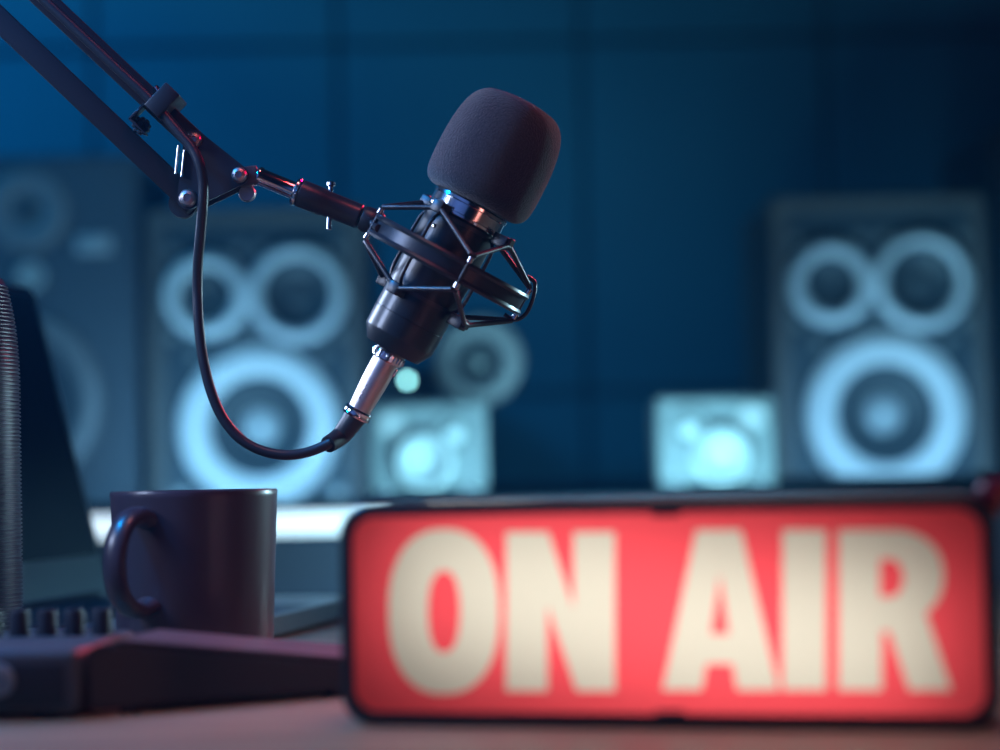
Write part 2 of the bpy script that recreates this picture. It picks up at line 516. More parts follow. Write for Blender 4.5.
# ------------------------------------------------------------------ ON AIR sign
def desk_pt(px, py, z=DESK):
    d = ray(px, py)
    return EYE + d * ((z - EYE.z) / d.z)
SL = Vector((at(341, 700, .873).x, .873)); SR = Vector((at(1002, 700, .812).x, .812))
yaw = math.atan2(SR.y - SL.y, SR.x - SL.x)
SW = (SR - SL).length
sign = thing('on_air_sign', 'black framed light box with ON AIR in cream letters on glowing red', 'sign', (*((SL + SR) / 2), DESK), yaw)
sdx = Vector((math.cos(yaw), math.sin(yaw), 0)); sdn = Vector((-math.sin(yaw), math.cos(yaw), 0))
def on_sign(px, py, off=0.002):
    o = Vector((*((SL + SR) / 2), DESK)) + sdn * off
    d = ray(px, py)
    t = (o - EYE).dot(sdn) / d.dot(sdn)
    p = EYE + d * t - o
    return (p.dot(sdx), p.z)
SH = .0970
def frame_ring(bm, o, i, y0, y1):
    """a closed frame between two outlines (x,z)"""
    L = [[bm.verts.new((x, y, z)) for x, z in lp] for lp, y in ((o, y1), (o, y0 + .0015), (rr_in, y0), (i, y0), (i, y1))]
    n = len(o)
    for a in range(5):
        b = (a + 1) % 5
        for k in range(n):
            j = (k + 1) % n
            bm.faces.new((L[a][k], L[a][j], L[b][j], L[b][k]))
oo = rrect(-SW / 2, SW / 2, 0.0005, SH, .014, 8)
rr_in = rrect(-SW / 2 + .0015, SW / 2 - .0015, .002, SH - .0015, .0128, 8)
ii = rrect(-SW / 2 + .0058, SW / 2 - .0058, .0066, SH - .0062, .010, 8)
bm = BM(); frame_ring(bm, oo, ii, 0, .042)
tx = on_sign(668, 600)[0]
add_box(bm, tx - .006, tx + .006, .0005, .004, SH - .0078, SH - .005, .0005)
add_box(bm, tx - .006, tx + .006, .0005, .004, .005, .0080, .0005)
obj('case', bm, M['signbox'], sign)
bm = BM(); add_prism(bm, ii, -.042, -.040, TO_FRONT); obj('back_plate', bm, M['inner'], sign)
def arc(cx, cy, rx, ry, a0, a1, n=20, p=2.0):
    out = []
    for k in range(n + 1):
        a = math.radians(a0 + (a1 - a0) * k / n)
        ca, sa = math.cos(a), math.sin(a)
        out.append((cx + rx * math.copysign(abs(ca) ** (2 / p), ca), cy + ry * math.copysign(abs(sa) ** (2 / p), sa)))
    return out
L_O = [arc(444, 611.5, 55.5, 82.5, 0, 360 - 7.5, 47, 2.35), arc(444, 611.5, 16, 41, 0, 360 - 7.5, 47, 2.3)]
L_N = [[(506, 532), (548.5, 532), (573.5, 608), (573.5, 532), (615, 532), (615, 691), (576.5, 691), (547.5, 606), (547.5, 691), (506, 691)]]
L_A = [[(696, 530), (741, 530), (779, 690), (737, 690), (732.5, 664), (706.5, 664), (702, 690), (662.5, 690)], [(720, 574), (729, 634), (711, 634)]]
L_I = [[(782.5, 530), (826, 530), (826, 690), (782.5, 690)]]
L_R = [[(838.5, 530), (893, 530)] + arc(893, 576, 50.5, 46, -90, 35, 18, 2.2) + [(926, 614), (951.5, 690), (909, 690), (889, 631), (882, 631), (882, 690), (838.5, 690)],
       [(880, 559), (890, 559)] + arc(890, 578, 13.5, 19, -90, 90, 10) + [(880, 597)]]
letters = {'O': L_O, 'N': L_N, 'A': L_A, 'I': L_I, 'R': L_R}
allholes = []
conv = {}
for ch, loops in letters.items():
    conv[ch] = [[on_sign(*p) for p in lp] for lp in loops]
    allholes += conv[ch]
FLAT = Matrix.Translation((0, .002, 0)) @ TO_FRONT
me = filled('red_panel', [ii] + allholes)
me.transform(FLAT); me.materials.append(M['signred'])
o = bpy.data.objects.new('red_panel', me); C.objects.link(o); o.parent = sign
for ch in 'ONAIR':
    me = filled('letter', conv[ch])
    me.transform(FLAT); me.materials.append(M['signcream'])
    o = bpy.data.objects.new('letter', me); C.objects.link(o); o.parent = sign
    o['label'] = 'cream letter ' + ch
kx = SW / 2 - .004
bm = BM(); add_lathe(bm, [(0, 0), (.003, 0), (.003, .004), (.0065, .006), (.0075, .010), (.0060, .014), (0, .016)], 24, Matrix.Translation((kx + .0035, .022, SH - .010))); obj('knob', bm, M['lens'], sign, 'dark red knob on the upper right corner')

# ------------------------------------------------------------------ mug
mc = at(195.5, 600, 1.14)
mug = thing('coffee_mug', 'dark brown ceramic mug with its handle turned left', 'mug', (mc.x, 1.14, DESK))
bm = BM()
add_lathe(bm, [(0, .0), (.0395, 0), (.0425, .0012), (.0436, .004), (.0450, .05), (.0470, .098), (.0473, .1008), (.0467, .1020), (.0450, .1010), (.0442, .094), (.0425, .05), (.0405, .008), (.036, .005), (0, .0045)], 96)
obj('cup', bm, M['mug'], mug)
ha = math.radians(-27)
hd = Vector((math.sin(ha), -math.cos(ha), 0))
pts = [(.0445, .0865), (.053, .0895), (.063, .086), (.0705, .076), (.073, .063), (.0705, .050), (.063, .041), (.053, .0375), (.0435, .0395)]
path = spline([hd * r + Vector((0, 0, z)) for r, z in pts], 8)
bm = BM(); rad = [.0062 + .0012 * abs(2 * i / (len(path) - 1) - 1) ** 3 for i in range(len(path))]
side = hd.cross(Vector((0, 0, 1)))
add_tube(bm, path, .006, 20, flat=.62, radii=[r * 1.15 for r in rad], hint=side); obj('handle', bm, M['mug'], mug)

# ------------------------------------------------------------------ laptop (screen on the left, facing right)
Hf = Vector((-.318, 1.60)); dfr = Vector((.21, .978)).normalized(); sdr = Vector((dfr.y, -dfr.x))
LW, LD = .335, .215
org = Hf - dfr * LW          # near end of the hinge
lap = thing('laptop', 'open aluminium laptop seen from its side behind the mug', 'laptop', (*org, DESK), math.atan2(dfr.y, dfr.x))
# local: +X along the hinge (away from the viewer), -Y towards the front edge, Z up
bm = BM(); add_prism(bm, rrect(0, LW, -LD, 0, .010, 5), .003, .0155)
bmesh.ops.bevel(bm, geom=[e for e in bm.edges if abs(e.verts[0].co.z - e.verts[1].co.z) < 1e-6], offset=.0022, segments=3, affect='EDGES')
base = obj('base', bm, M['laptop'], lap)
bm = BM()
for r in range(5):
    for k in range(13):
        x0 = .025 + k * .0222; y0 = -.105 + r * .0180
        add_box(bm, x0, x0 + .0190, y0, y0 + .0150, .0152, .0168, .0006, 1)
obj('keyboard', bm, M['keys'], base)
bm = BM(); add_box(bm, .11, .225, -.205, -.125, .0153, .0157); obj('touchpad', bm, M['devgrey'], base)
for x in (.03, LW - .03):
    for y in (-.03, -LD + .03):
        bm = BM(); add_lathe(bm, [(0, 0), (.007, 0), (.006, .0035), (0, .0035)], 16, Matrix.Translation((x, y, 0))); obj('rubber_foot', bm, M['rubber'], base)
for k in range(3):
    bm = BM(); add_box(bm, -.0006, .002, -.05 - k * .024, -.038 - k * .024, .007, .0115); obj('port', bm, M['keys'], base)
LH = .258
lean = math.radians(14.5)
LM = Matrix.Translation((0, -.002, .014)) @ Matrix.Rotation(-lean, 4, 'X')
bm = BM(); add_prism(bm, rrect(0, LW, 0, LH, .010, 5), -.0035, .0035, Matrix.Rotation(PI / 2, 4, 'X'))
lid = obj('lid', bm, M['laptop'], lap, mtx=LM)
bm = BM(); add_box(bm, .006, LW - .006, -.0040, -.0034, .036, LH - .007); obj('screen', bm, M['screen'], lid)
bm = BM(); add_rod(bm, (.02, 0, .0), (LW - .02, 0, .0), .0055); obj('hinge', bm, M['dev'], lap, mtx=Matrix.Translation((0, -.001, .0165)))

# ------------------------------------------------------------------ ribbed cylinder at the left edge
rc = at(-42, 600, 1.175)
bm = BM()
prof = [(0, 0), (.036, 0), (.0375, .002), (.0378, .018), (.0365, .020)]
z = .021
top = .2235
k = 0
while z < top:
    s = max(0.0, (z - .16) / (top - .16))
    rr = .0376 - .0012 * (z / top) - .0065 * s ** 2.4
    prof += [(rr - .0011, z), (rr - .0001, z + .0006), (rr - .0001, z + .0013), (rr - .0011, z + .0019)]
    z += .00232
prof += [(.029, top + .001), (.027, top + .005), (.020, top + .009), (0, top + .010)]
cyl = thing('ribbed_speaker', 'tall blue-grey cylinder with fine horizontal ribs at the left edge', 'speaker', (rc.x, 1.175, DESK))
add_lathe(bm, prof, 96); obj('grille', bm, M['rib'], cyl, ang=25)
bm = BM(); add_lathe(bm, [(0, 0), (.015, 0), (.015, .002), (0, .003)], 32, Matrix.Translation((0, 0, top + .0095))); obj('top_button', bm, M['rubber'], cyl)

# ------------------------------------------------------------------ audio interface with knobs, front left
A0 = desk_pt(78, 721)
ai = thing('audio_interface', 'dark box with a row of knobs at the lower left corner', 'audio interface', (A0.x, A0.y, DESK), math.radians(-3))
bm = BM(); add_box(bm, -.20, 0, 0, .115, .003, .0325, .004, 3); obj('case', bm, M['devgrey'], ai)
bm = BM(); add_box(bm, -.194, -.006, -.0012, .001, .0065, .0265, .001); fp = obj('front_panel', bm, M['dev'], ai)
for k in range(5):
    bm = BM(); add_lathe(bm, [(.0075, -.001), (.0075, .003), (.005, .0036), (.0045, .001), (0, .001)], 28, drv(-.036 - k * .034, .0190, -.0012)); obj('jack_socket', bm, M['nickel'] if k else M['plate'], fp)
for k in range(14):
    x = -.009 - k * .0138
    bm = BM(); add_lathe(bm, [(.0052, 0), (.0049, .011), (.0044, .0128), (0, .0130)], 24, Matrix.Translation((x, .080, .0325))); obj('knob', bm, M['knob'], ai)
for x in (-.18, -.02):
    for y in (.02, .095):
        bm = BM(); add_lathe(bm, [(0, 0), (.006, 0), (.006, .004), (0, .004)], 16, Matrix.Translation((x, y, 0))); obj('foot', bm, M['rubber'], ai)

# ------------------------------------------------------------------ wedge mixer between interface and sign
W0 = desk_pt(86, 719); W1 = desk_pt(352, 696)
wd = (W1 - W0); wl = wd.length; wd.normalize()
mx = thing('slanted_mixer', 'black wedge shaped mixer lying between the knob box and the sign', 'mixer', (W0.x, W0.y, DESK))
ang_w = math.atan2(wd.y, wd.x)
bm = BM()
ext = .035
prof = []
for t, h in ((0.0, .0325), (.10, .0338), (1.0, .0165), (1.0 + ext / wl, .013)):
    prof.append((t * wl, h))
fv = []; bv = []
off = Vector((.012, .062, 0))
for (t, h) in prof:
    p = wd * t
    for z_, lst in ((.003, 0), (h, 1)):
        pass
low_f = [bm.verts.new((wd.x * t, wd.y * t, .003)) for t, h in prof]
top_f = [bm.verts.new((wd.x * t, wd.y * t, h)) for t, h in prof]
low_b = [bm.verts.new((wd.x * t + off.x, wd.y * t + off.y, .003)) for t, h in prof]
top_b = [bm.verts.new((wd.x * t + off.x, wd.y * t + off.y, h)) for t, h in prof]
for k in range(3):
    bm.faces.new((low_f[k], low_f[k + 1], top_f[k + 1], top_f[k]))
    bm.faces.new((low_b[k], top_b[k], top_b[k + 1], low_b[k + 1]))
    bm.faces.new((top_f[k], top_f[k + 1], top_b[k + 1], top_b[k]))
    bm.faces.new((low_f[k], low_b[k], low_b[k + 1], low_f[k + 1]))
bm.faces.new((low_f[0], top_f[0], top_b[0], low_b[0])); bm.faces.new((low_f[3], low_b[3], top_b[3], top_f[3]))
bmesh.ops.bevel(bm, geom=list(bm.edges), offset=.002, segments=2, affect='EDGES')
obj('case', bm, M['dev'], mx)
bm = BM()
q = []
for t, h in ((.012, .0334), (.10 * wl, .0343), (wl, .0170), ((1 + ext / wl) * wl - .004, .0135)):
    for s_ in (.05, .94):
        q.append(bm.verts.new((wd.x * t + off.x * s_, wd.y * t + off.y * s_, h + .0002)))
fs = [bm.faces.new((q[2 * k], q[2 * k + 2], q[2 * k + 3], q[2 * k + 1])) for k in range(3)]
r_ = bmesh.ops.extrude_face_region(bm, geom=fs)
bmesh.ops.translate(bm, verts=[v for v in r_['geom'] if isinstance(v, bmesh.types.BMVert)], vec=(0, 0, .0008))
obj('lit_top_panel', bm, M['painted_light_panel'], mx, 'top face with red light painted into its colour')  # added sheet, its lighter colour imitates the lit top of the case
for fr in (.12, .9):
    for s in (.2, .8):
        p = wd * (wl * fr) + off * s
        bm = BM(); add_lathe(bm, [(0, 0), (.005, 0), (.005, .0035), (0, .0035)], 16, Matrix.Translation((p.x, p.y, 0))); obj('foot', bm, M['rubber'], mx)
# ------------------------------------------------------------------ microphone frame of reference
YM = 1.17
th = math.radians(28.6)
MC = at(443, 261.6, YM)
Wd = (RT * math.sin(th) + UP * math.cos(th) - FW * .035).normalized()
Xd = (RT * math.cos(th) - UP * math.sin(th)); Xd = (Xd - Wd * Xd.dot(Wd)).normalized()
Yd = Wd.cross(Xd)
MM = Matrix(((Xd.x, Yd.x, Wd.x, MC.x), (Xd.y, Yd.y, Wd.y, MC.y), (Xd.z, Yd.z, Wd.z, MC.z), (0, 0, 0, 1)))
S = YM / F_PX             # metres per measured pixel on the microphone's plane
def lt(prof): return [(r * S, w * S) for r, w in prof]

mic = thing('microphone', 'black studio microphone with foam cover tilted in its shock mount', 'microphone', mtx=MM @ Matrix.Translation((-2 * S, 0, 0)))
bm = BM(); add_lathe(bm, lt([(0, -103), (29, -103), (37.4, -89), (37.6, -87), (37.8, -68), (37.3, -67.6), (37.3, -67), (37.8, -66.6), (38, 20), (38, 44), (36, 46), (0, 46)]), 96); obj('body', bm, M['body'], mic)
bm = BM(); add_lathe(bm, lt([(30, 45.5), (39, 45.5), (40, 46.5), (40.2, 49), (39.2, 50), (39.2, 60), (40.2, 61), (40, 64), (38.5, 65.5), (30, 65.5)]), 96, closed=True); obj('band', bm, M['chrome'], mic, 'chrome band below the foam')
# pinstripe buttons on the body front
for u, w in ((-21, 27), (-8, 4), (-10, -6)):
    x = u * S; yy = -math.sqrt(max((38 * S) ** 2 - x * x, 0))
    n_ = Vector((x, yy, 0)).normalized()
    bm = BM(); add_lathe(bm, [(.0013, -.0004), (.0013, .0003), (.0008, .0008), (0, .0009)], 16, frame_z(Vector((x, yy, w * S)), n_)); obj('screw', bm, M['chrome'], mic)
fo = [(34, 68), (43, 66), (49, 67.5), (54, 72), (57, 80), (58.2, 95), (58.2, 115), (57.2, 132), (55, 147), (51.5, 159), (46, 168.5), (38, 175), (28, 178), (15, 180), (0, 180.5)]
sp_ = spline([(r, w, 0) for r, w in fo], 4)
sp_[-1].x = 0
bm = BM(); add_lathe(bm, [(max(p.x, 0) * S, p.y * S) for p in sp_], 128, Matrix.Translation((2.0 * S, 0, 0)) @ Matrix.Rotation(math.radians(-1.6), 4, 'Y')); obj('foam_windscreen', bm, M['foam'], mic, 'dark grey foam cover', ang=80)

# ------------------------------------------------------------------ shock mount
sm = thing('shock_mount', 'black ring shock mount with zigzag cords around the microphone', 'shock mount', mtx=MM @ Matrix.Translation((6 * S, 0, 0)))
def az(r, a, z): a = math.radians(a); return Vector((r * math.sin(a), -r * math.cos(a), z))
RR = .0492
bm = BM()
for zc in (.0050, -.0050):
    add_lathe(bm, [(RR - .0022, zc - .0016), (RR + .0012, zc - .0016), (RR + .0020, zc), (RR + .0012, zc + .0016), (RR - .0022, zc + .0016)], 96, closed=True)
add_lathe(bm, [(RR - .0016, -.0045), (RR - .0002, -.0045), (RR - .0002, .0045), (RR - .0016, .0045)], 96, closed=True)
obj('outer_ring', bm, M['satin'], sm)
mo = Vector((-8 * S, 0, 0))      # the microphone's axis in the mount's frame
bo = Vector((-3 * S, 0, 0))
posts = (14, 104, 194, 284); blocks = (59, 149, 239, 329)
for a in posts:
    bm = BM(); add_rod(bm, az(RR + .001, a, -.0105), az(RR + .001, a, .0105), .0013, 12); pst = obj('cord_post', bm, M['black'], sm)
    for zs in (1, -1):
        bm = BM(); add_rod(bm, az(RR + .0012, a, zs * .0062), az(RR + .0012, a, zs * .0102), .00185, 14); obj('pin', bm, M['chrome'], pst)
RI = .0242
for zs in (1, -1):
    bm = BM()
    add_lathe(bm, [(.02250, zs * .0245 - .0012), (.0234, zs * .0245 - .0012), (.0234, zs * .0245 + .0012), (.02250, zs * .0245 + .0012)], 64, Matrix.Translation(mo), closed=True)
    for a in blocks:
        d = az(1, a, 0); 
        fz = frame_z(az(RI + .0035, a, zs * .0265) + (mo + bo) / 2, d, (0, 0, 1))
        add_box(bm, -.0036, .0036, -.0038, .0038, -.004, .0062, .0009, 2, fz)
        fz = frame_z(az(RI + .0090, a, zs * .0265) + bo, d, (0, 0, 1))
        add_box(bm, -.0020, .0042 if zs > 0 else .0020, -.0026, .0026, -.0012, .0012, .0006, 1, fz)
    obj('inner_clamp', bm, M['black'], sm)
for a in blocks:
    bm = BM(); add_tube(bm, spline([az(RI - .0008, a, -.0245) + mo, az(RI + .0040, a, -.018) + mo, az(RI + .0044, a, 0) + mo, az(RI + .0040, a, .018) + mo, az(RI - .0008, a, .0245) + mo], 5), .0011, 10); obj('cage_bar', bm, M['satin'], sm)
for zs in (1, -1):
    # one long elastic cord zigzagging between pins and clamp blocks
    pts = []
    for i in range(4):
        pts.append(az(RR + .002, posts[i], zs * .0104))
        pts.append(az(RI + .0085, blocks[i], zs * .0265) + bo)
    fine = []
    for i in range(8):
        a, b = pts[i], pts[(i + 1) % 8]
        for t in (.06, .35, .65, .94): fine.append(a.lerp(b, t))
    bm = BM(); add_tube(bm, fine, .00155, 10, closed=True); obj('elastic_cord', bm, M['cord'], sm)
# yoke that reaches the arm
T0 = at(299, 193, YM); T1 = at(373, 222, YM)
inv = sm.matrix_world.inverted() if False else (MM @ Matrix.Translation((6 * S, 0, 0))).inverted()
t1l = inv @ T1
tdl = (inv.to_3x3() @ (T1 - T0)).normalized()
bm = BM()
add_lathe(bm, [(0, -.007), (.0070, -.007), (.0078, -.005), (.0078, .003), (.0060, .0055), (0, .0055)], 32, frame_z(t1l, tdl))
obj('yoke', bm, M['black'], sm)
for s in (-1, 1):
    e = Vector((-.0485, s * .0075, s * .001))
    bm = BM(); add_tube(bm, spline([t1l + Vector((-.001, s * .003, 0)), t1l.lerp(e, .5) + Vector((0, s * .003, 0)), e, Vector((-.044, s * .0225, s * .001))], 6), .0024, 10); obj('yoke_arm', bm, M['black'], sm)
# little wire hooks at the far right of the ring
e = az(RR, 104, 0)
bm = BM(); add_tube(bm, spline([e + Vector((-.004, 0, .016)), e + Vector((.002, 0, .015)), e + Vector((.0055, 0, .006)), e + Vector((.0060, 0, -.004)), e + Vector((.002, 0, -.010)), e + Vector((-.005, 0, -.010))], 6), .0012, 10); obj('wire_hook', bm, M['satin'], sm)

# ------------------------------------------------------------------ XLR cable
cab = thing('microphone_cable', 'black cable looping from the microphone plug up to the arm', 'cable', mtx=MM @ Matrix.Translation((-3 * S, 0, 0)) )
bm = BM()
prof = lt([(0, -103.2), (13, -103.2), (13, -101.5), (16, -102.5), (16.8, -104), (16.8, -113.5), (15.5, -115), (0, -115)])
add_lathe(bm, lt([(0, -103.6), (16, -103.6), (16.8, -105), (16.8, -113.5), (15.5, -115), (0, -115)]), 48)
for k in range(24):
    a = 2 * PI * k / 24
    add_box(bm, -.0007, .0007, -.0006, .0006, -112.5 * S, -106 * S, .0002, 1, Matrix.Rotation(a, 4, 'Z') @ Matrix.Translation((0, 16.9 * S, 0)))
obj('coupling_ring', bm, M['chrome'], cab)
bm = BM(); add_lathe(bm, lt([(0, -114.6), (13.6, -114.6), (13.9, -117), (13.6, -140), (12.4, -160), (11.6, -171), (0, -171)]), 48)
for k in range(5):
    add_box(bm, -.002, .002, -.0005, .0005, (-146 - k * 3.4) * S, (-145 - k * 3.4) * S, .0001, 1, Matrix.Rotation(math.radians(145), 4, 'Z') @ Matrix.Translation((0, 12.9 * S, 0)))
obj('plug_barrel', bm, M['nickel'], cab)
bm = BM(); add_lathe(bm, lt([(8, -170), (14, -170.5), (15, -172.5), (14.2, -175), (15, -177.5), (14, -179.5), (8, -180)]), 48, closed=True); obj('end_ring', bm, M['chrome'], cab)
bm = BM(); add_box(bm, 11.8 * S, 15.3 * S, -.002, .002, -126 * S, -117 * S, .0006, 2); obj('release_latch', bm, M['chrome'], cab)
cinv = cab.matrix_world.inverted() if False else (MM @ Matrix.Translation((-3 * S, 0, 0))).inverted()
def cl(px, py, dy=0): return cinv @ at(px, py, YM + dy)
bpth = spline([Vector((0, 0, -178 * S)), Vector((-1.5 * S, 0, -190 * S)), Vector((-4 * S, 0, -204 * S)), cl(328, 444.5)], 6)
rs = [(11.8 - 3.2 * i / (len(bpth) - 1)) * S for i in range(len(bpth))]
bm = BM(); add_tube(bm, bpth, .005, 24, radii=rs); obj('boot', bm, M['rubber'], cab)
cpts = [cl(331, 442.5), cl(324, 446), cl(308, 452), cl(288, 455), cl(266, 452), cl(245, 442.5), cl(229, 427), cl(217.5, 408), cl(208.5, 383), cl(202, 352), cl(198.5, 320), cl(197.5, 290), cl(198, 262, -.004), cl(200.5, 235, -.010), cl(202.8, 205, -.016), cl(203, 182, -.018), cl(199.5, 164, -.019), cl(192, 148, -.018), cl(181, 135, -.017), cl(166, 117, -.016), cl(148, 97, -.0155), cl(118, 69, -.0155), cl(84, 37, -.0155), cl(40, -4, -.0155), cl(-60, -98, -.0155), cl(-200, -229, -.0155), cl(-420, -435, -.0155)]
bm = BM(); add_tube(bm, spline(cpts, 8), 5.2 * S, 16); obj('cord', bm, M['cord'], cab)

# ------------------------------------------------------------------ boom arm
E0 = at(-430, -442, YM)     # elbow
ca = thing('boom_arm', 'black scissor boom arm coming in from the upper left', 'boom arm', (E0.x - .12, YM, DESK))
inv_a = Matrix.Translation(-Vector((E0.x - .12, YM, DESK)))
def ap(px, py, dy=0): return inv_a @ at(px, py, YM + dy)
def bar(bm, p0, p1, w, d, bev=.0012):
    """square tube from p0 to p1: w in the picture plane, d across"""
    v = p1 - p0
    fz = frame_z(p0, v, (0, 1, 0))
    add_box(bm, -d / 2, d / 2, -w / 2, w / 2, 0, v.length, bev, 2, fz)
B1 = ap(196.5, 143); B2 = ap(190.5, 200.5); B3 = ap(241.5, 177.5)
e1 = ap(-420, -437); e2 = ap(-432, -390)
bm = BM(); bar(bm, ap(203, 149), e1, .0128, .013); obj('upper_tube', bm, M['arm'], ca)
bm = BM(); bar(bm, ap(196, 206), e2, .0138, .013); obj('lower_tube', bm, M['arm'], ca)
# triangular joint plates, front and back
def hull_plate(cs, rs, y0, y1):
    pts = []
    for (c_, r_) in zip(cs, rs):
        for k in range(28):
            a = 2 * PI * k / 28
            pts.append((c_.x + r_ * math.cos(a), c_.z + r_ * math.sin(a)))
    pts = sorted(set(pts))
    def half(ps):
        h = []
        for p in ps:
            while len(h) > 1 and (h[-1][0] - h[-2][0]) * (p[1] - h[-2][1]) - (h[-1][1] - h[-2][1]) * (p[0] - h[-2][0]) <= 0: h.pop()
            h.append(p)
        return h[:-1]
    hl = half(pts) + half(pts[::-1])
    bm = BM()
    a = [bm.verts.new((x, y0, z)) for x, z in hl]; b = [bm.verts.new((x, y1, z)) for x, z in hl]
    bm.faces.new(a); bm.faces.new(b[::-1])
    for i in range(len(hl)):
        j = (i + 1) % len(hl); bm.faces.new((a[i], b[i], b[j], a[j]))
    return bm
for y0, y1 in ((-.0092, -.0068), (.0068, .0092)):
    obj('joint_plate', hull_plate((B1, B2, B3), (.0062, .0064, .0056), y0, y1), M['arm'], ca)
def bolt(p, r, name='bolt'):
    bm = BM()
    mt = Matrix.Translation(p) @ TO_FRONT
    add_lathe(bm, [(0, -.012), (r * .8, -.012), (r * .8, -.009), (r * .45, -.009), (r * .45, .0088), (r, .0088), (r, .0108), (r * .8, .0128), (r * .45, .0135), (r * .40, .0118), (0, .0118)], 28, mt)
    return obj(name, bm, M['nickel'], ca)
bolt(B1, .0048); bolt(B2, .0052); bolt(B3, .0046)
bm = BM(); add_lathe(bm, [(0, .009), (.0085, .009), (.0088, .004), (.0080, .001), (0, .001)], 28, Matrix.Translation(B2 + Vector((-.005, .012, -.001))) @ TO_FRONT); obj('locking_nut', bm, M['rubber'], ca)
bm = BM(); add_lathe(bm, [(0, .006), (.0045, .006), (.0053, .003), (.0045, 0), (0, 0)], 28, Matrix.Translation(B3 + Vector((.0022, .012, -.0082))) @ TO_FRONT); obj('thumb_knob', bm, M['nickel'], ca)
# swivel head: dark tongue, chrome rod, flange, black sleeve
tdir = (T1 - T0).normalized()
h0 = B3 + Vector((0, 0, 0)); r0 = ap(257, 175.5); r1 = ap(298.5, 192.5)
bm = BM()
v = (r0 - h0).normalized()
fz = frame_z(h0, v, (0, 1, 0))
add_box(bm, -.0052, .0052, -.0055, .0055, -.002, (r0 - h0).length + .001, .0012, 2, fz)
obj('tongue', bm, M['devgrey'], ca)
bm = BM()
L_ = (r1 - r0).length
add_lathe(bm, [(0, 0), (.0052, 0), (.0058, .0008), (.0058, .0022), (.0052, .003), (.0052, L_), (0, L_)], 32, frame_z(r0, r1 - r0)); obj('chrome_rod', bm, M['chrome'], ca, 'chrome rod')
bm = BM(); add_lathe(bm, [(.003, -.0016), (.0078, -.0016), (.0086, -.0006), (.0086, .0004), (.0078, .0012), (.003, .0012)], 40, frame_z(r1 - tdir * .001, tdir), closed=True); obj('flange', bm, M['chrome'], ca, 'chrome flange')
t1a = inv_a @ (T1 - tdir * .008)
Ls = (t1a - r1).length
bm = BM(); add_lathe(bm, [(0, .0005), (.0076, .0005), (.0082, .0012), (.0082, .016), (.0076, .0172), (.0074, Ls - .001), (.0066, Ls), (0, Ls)], 40, frame_z(r1, t1a - r1)); obj('sleeve', bm, M['arm'], ca)
ps = r1.lerp(t1a, .50)
bm = BM(); add_rod(bm, ps + Vector((.0012, -.001, .0128)), ps + Vector((-.0004, -.001, -.0150)), .00145, 14); add_rod(bm, ps + Vector((.0012, -.001, .0105)), ps + Vector((.0014, -.001, .0135)), .0025, 16); obj('clamp_screw', bm, M['chrome'], ca, 'chrome screw')
# link wires between the tubes
for x0 in (0, 6):
    bm = BM(); add_rod(bm, ap(178.5 + x0, 145 + x0 * .8, -.0105), ap(175.5 + x0, 174 + x0 * .5, -.0105), .0008, 10); obj('link_wire', bm, M['chrome'], ca)
# cable clip with its thumb screw
cc = ap(167.5, 106)
v = (ap(196, 143) - ap(100, 51)).normalized()
fz = frame_z(cc, v, (0, 1, 0))       # local x across the picture, y towards the lower arm, z down the tube
bm = BM()
sgn = -1 if (fz @ Vector((0, .01, 0)) - cc).z > 0 else 1
add_box(bm, -.020, .0085, -.0092, .0092, -.0058, .0058, .0010, 2, fz)
clip = obj('cable_clip', bm, M['black'], ca)
bm = BM()
add_box(bm, -.013, -.004, min(sgn * .008, sgn * .0215), max(sgn * .008, sgn * .0215), -.0085, -.0068, .0004, 1, fz)
add_box(bm, -.013, -.004, min(sgn * .0200, sgn * .0215), max(sgn * .0200, sgn * .0215), -.0085, .0050, .0004, 1, fz)
obj('bracket', bm, M['satin'], clip)
bm = BM(); mt = Matrix.Translation(ap(141.5, 126, -.004)) @ TO_FRONT
for k in range(10):
    a = 2 * PI * k / 10
    add_rod(bm, mt @ Vector((.0040 * math.cos(a), .0040 * math.sin(a), -.003)), mt @ Vector((.0040 * math.cos(a), .0040 * math.sin(a), .003)), .0013, 8)
add_lathe(bm, [(0, -.002), (.0045, -.002), (.0045, .0022), (.0015, .0022), (.0015, .0045), (0, .0045)], 24, mt); obj('thumb_screw', bm, M['rubber'], clip)
bm = BM(); add_rod(bm, ap(155, 86.5, -.006), ap(160, 94, -.006), .0019); obj('clip_bolt', bm, M['chrome'], clip)
# elbow, second arm pair, post and desk clamp, all beyond the frame
q0 = Vector((.0, 0, .050)); q1_ = Vector((-.0, 0, .12))
bm = BM(); bar(bm, Vector((-.006, 0, .10)), (e1 + e2) / 2 + Vector((-.014, 0, .0)), .013, .013); obj('rear_tube', bm, M['arm'], ca)
bm = BM(); bar(bm, Vector((.022, 0, .10)), (e1 + e2) / 2 + Vector((.014, 0, .0)), .013, .013); obj('rear_tube', bm, M['arm'], ca)
for y0, y1 in ((-.0092, -.0068), (.0068, .0092)):
    m_ = (e1 + e2) / 2
    obj('elbow_plate', hull_plate((m_ + Vector((-.016, 0, 0)), m_ + Vector((.016, 0, 0)), e1, e2), (.012, .012, .012, .012), y0, y1), M['arm'], ca)
bm = BM(); add_lathe(bm, [(0, .001), (.028, .001), (.028, .012), (.012, .018), (.010, .085), (.020, .09), (.020, .108), (0, .11)], 40); obj('desk_post', bm, M['arm'], ca)

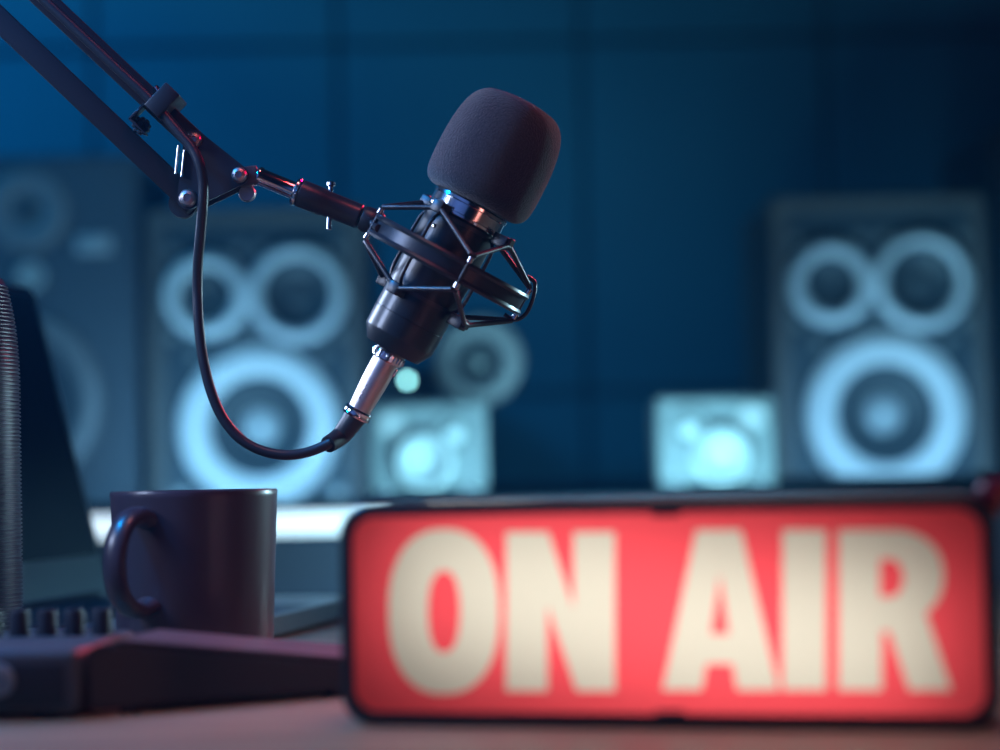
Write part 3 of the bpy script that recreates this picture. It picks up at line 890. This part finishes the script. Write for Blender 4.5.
# ------------------------------------------------------------------ lights
def area(name, loc, target, size, power, col, sy=None, spread=None):
    l = bpy.data.lights.new(name, 'AREA')
    l.energy = power; l.color = col; l.size = size
    if sy: l.shape = 'RECTANGLE'; l.size_y = sy
    if spread: l.spread = math.radians(spread)
    o = bpy.data.objects.new(name, l); C.objects.link(o)
    o.location = loc
    d = Vector(target) - Vector(loc)
    o.rotation_euler = d.to_track_quat('-Z', 'Y').to_euler()
    return o
def spot(name, loc, target, power, col, ang, blend=1.0, rad=.05):
    l = bpy.data.lights.new(name, 'SPOT')
    l.energy = power; l.color = col; l.spot_size = math.radians(ang); l.spot_blend = blend; l.shadow_soft_size = rad
    o = bpy.data.objects.new(name, l); C.objects.link(o)
    o.location = loc
    d = Vector(target) - Vector(loc)
    o.rotation_euler = d.to_track_quat('-Z', 'Y').to_euler()
    return o
# sign's own lamp, inside the case
l = bpy.data.lights.new('sign_lamp', 'AREA'); l.shape = 'RECTANGLE'; l.size = .235; l.size_y = .072; l.energy = 0.125; l.color = (1, .93, .85)
o = bpy.data.objects.new('sign_lamp', l); C.objects.link(o)
ctr = Vector((*((SL + SR) / 2), DESK)) + sdn * .038 + Vector((0, 0, SH / 2))
o.location = ctr; o.rotation_euler = (-sdn).to_track_quat('-Z', 'Z').to_euler()

HAZE = 0.03
CY = (0.25, 0.64, 1.0)
spot('blue_wall_spot', (-1.8, 2.0, 2.2), (-1.15, 3.38, 1.35), 105, (0.0, .42, 1.0), 82)
area('blue_high_left', (-1.5, 1.0, 2.6), (-.8, 3.3, 1.1), .6, 3.5, (0.0, .42, 1.0))  # unseen soft blue light high on the left, aimed at the back wall
area('cyan_speaker_fill', (-.33, 2.44, ZS + .01), (-.33, 2.72, ZS + .14), .36, 2.0, CY, .02)  # added light facing away from the camera, brightens the left speaker from below
area('cyan_speaker_fill_right', (.52, 2.47, ZS + .018), (.52, 2.72, ZS + .15), .36, 1.4, CY, .02)  # same added light for the right speaker, no fixture modelled
area('cyan_front_fill', (.14, 1.95, DESK - .02), (.0, 2.5, DESK + .25), .35, 4.2, (.3, .78, 1.0), .08)  # unseen area light added behind the sign to brighten the small monitors
area('key_soft', (-1.0, .85, 1.35), (-.03, 1.17, .97), .30, .85, (.52, .66, 1.0), None, 50)
area('rim_left_back', (-.75, 1.60, 1.25), (-.04, 1.17, .95), .25, .9, (.50, .66, 1.0), None, 60)
area('rim_right_back', (.62, 1.75, .98), (-.05, 1.17, .88), .12, .38, (.45, .82, 1.0), None, 50)
area('blue_fill', (-.5, .2, 1.1), (-.05, 1.1, .85), 1.0, .3, (.14, .30, 1.0), None, 90)
spot('red_lamp_right', (.62, 1.85, 1.40), (.0, 1.17, 1.02), 14, (1.0, .0, .10), 40, .6, .08)
area('red_small', (.10, .80, 1.60), (-.10, 1.17, .97), .10, .12, (1.0, .08, .10), None, 70)  # unseen light added for red glints on the chrome rod
area('rose_front', (.40, .55, .80), (-.08, 1.17, .86), .14, .03, (1.0, .35, .30), None, 60)
spot('red_mixer_fill', (.15, 1.70, 1.15), (-.13, .98, .76), 9, (1.0, .10, .16), 30, .8, .08)  # unseen spot added to redden the mixer top, no fixture modelled
spot('desk_lamp', (0, .78, 1.7), (-.0, .84, .74), 9, (1.0, .68, .64), 60, .9, .2)
spot('blue_beam', (-.60, 1.0, 1.50), (-.48, 1.15, .9), 32, (0.0, .30, 1.0), 110, .8, .05)  # spot added just out of view for blue glow around the arms

w = bpy.data.worlds.new('world'); bpy.context.scene.world = w
w.use_nodes = True
w.node_tree.nodes['Background'].inputs['Color'].default_value = (0.0, 0.03, 0.08, 1)
w.node_tree.nodes['Background'].inputs['Strength'].default_value = 0.3
hz_ = w.node_tree.nodes.new('ShaderNodeVolumeScatter')      # thin stage haze filling the room
hz_.inputs['Color'].default_value = (.05, .45, 1, 1)
hz_.inputs['Density'].default_value = HAZE
hz_.inputs['Anisotropy'].default_value = 0.3
w.node_tree.links.new(hz_.outputs[0], w.node_tree.nodes['World Output'].inputs['Volume'])

sc = bpy.context.scene
sc.view_settings.view_transform = 'Standard'
sc.view_settings.look = 'None'
sc.view_settings.exposure = 0.0
sc.view_settings.gamma = 1.0
sc.view_settings.use_curve_mapping = False
sc.cycles.use_denoising = True
sc.cycles.max_bounces = 8
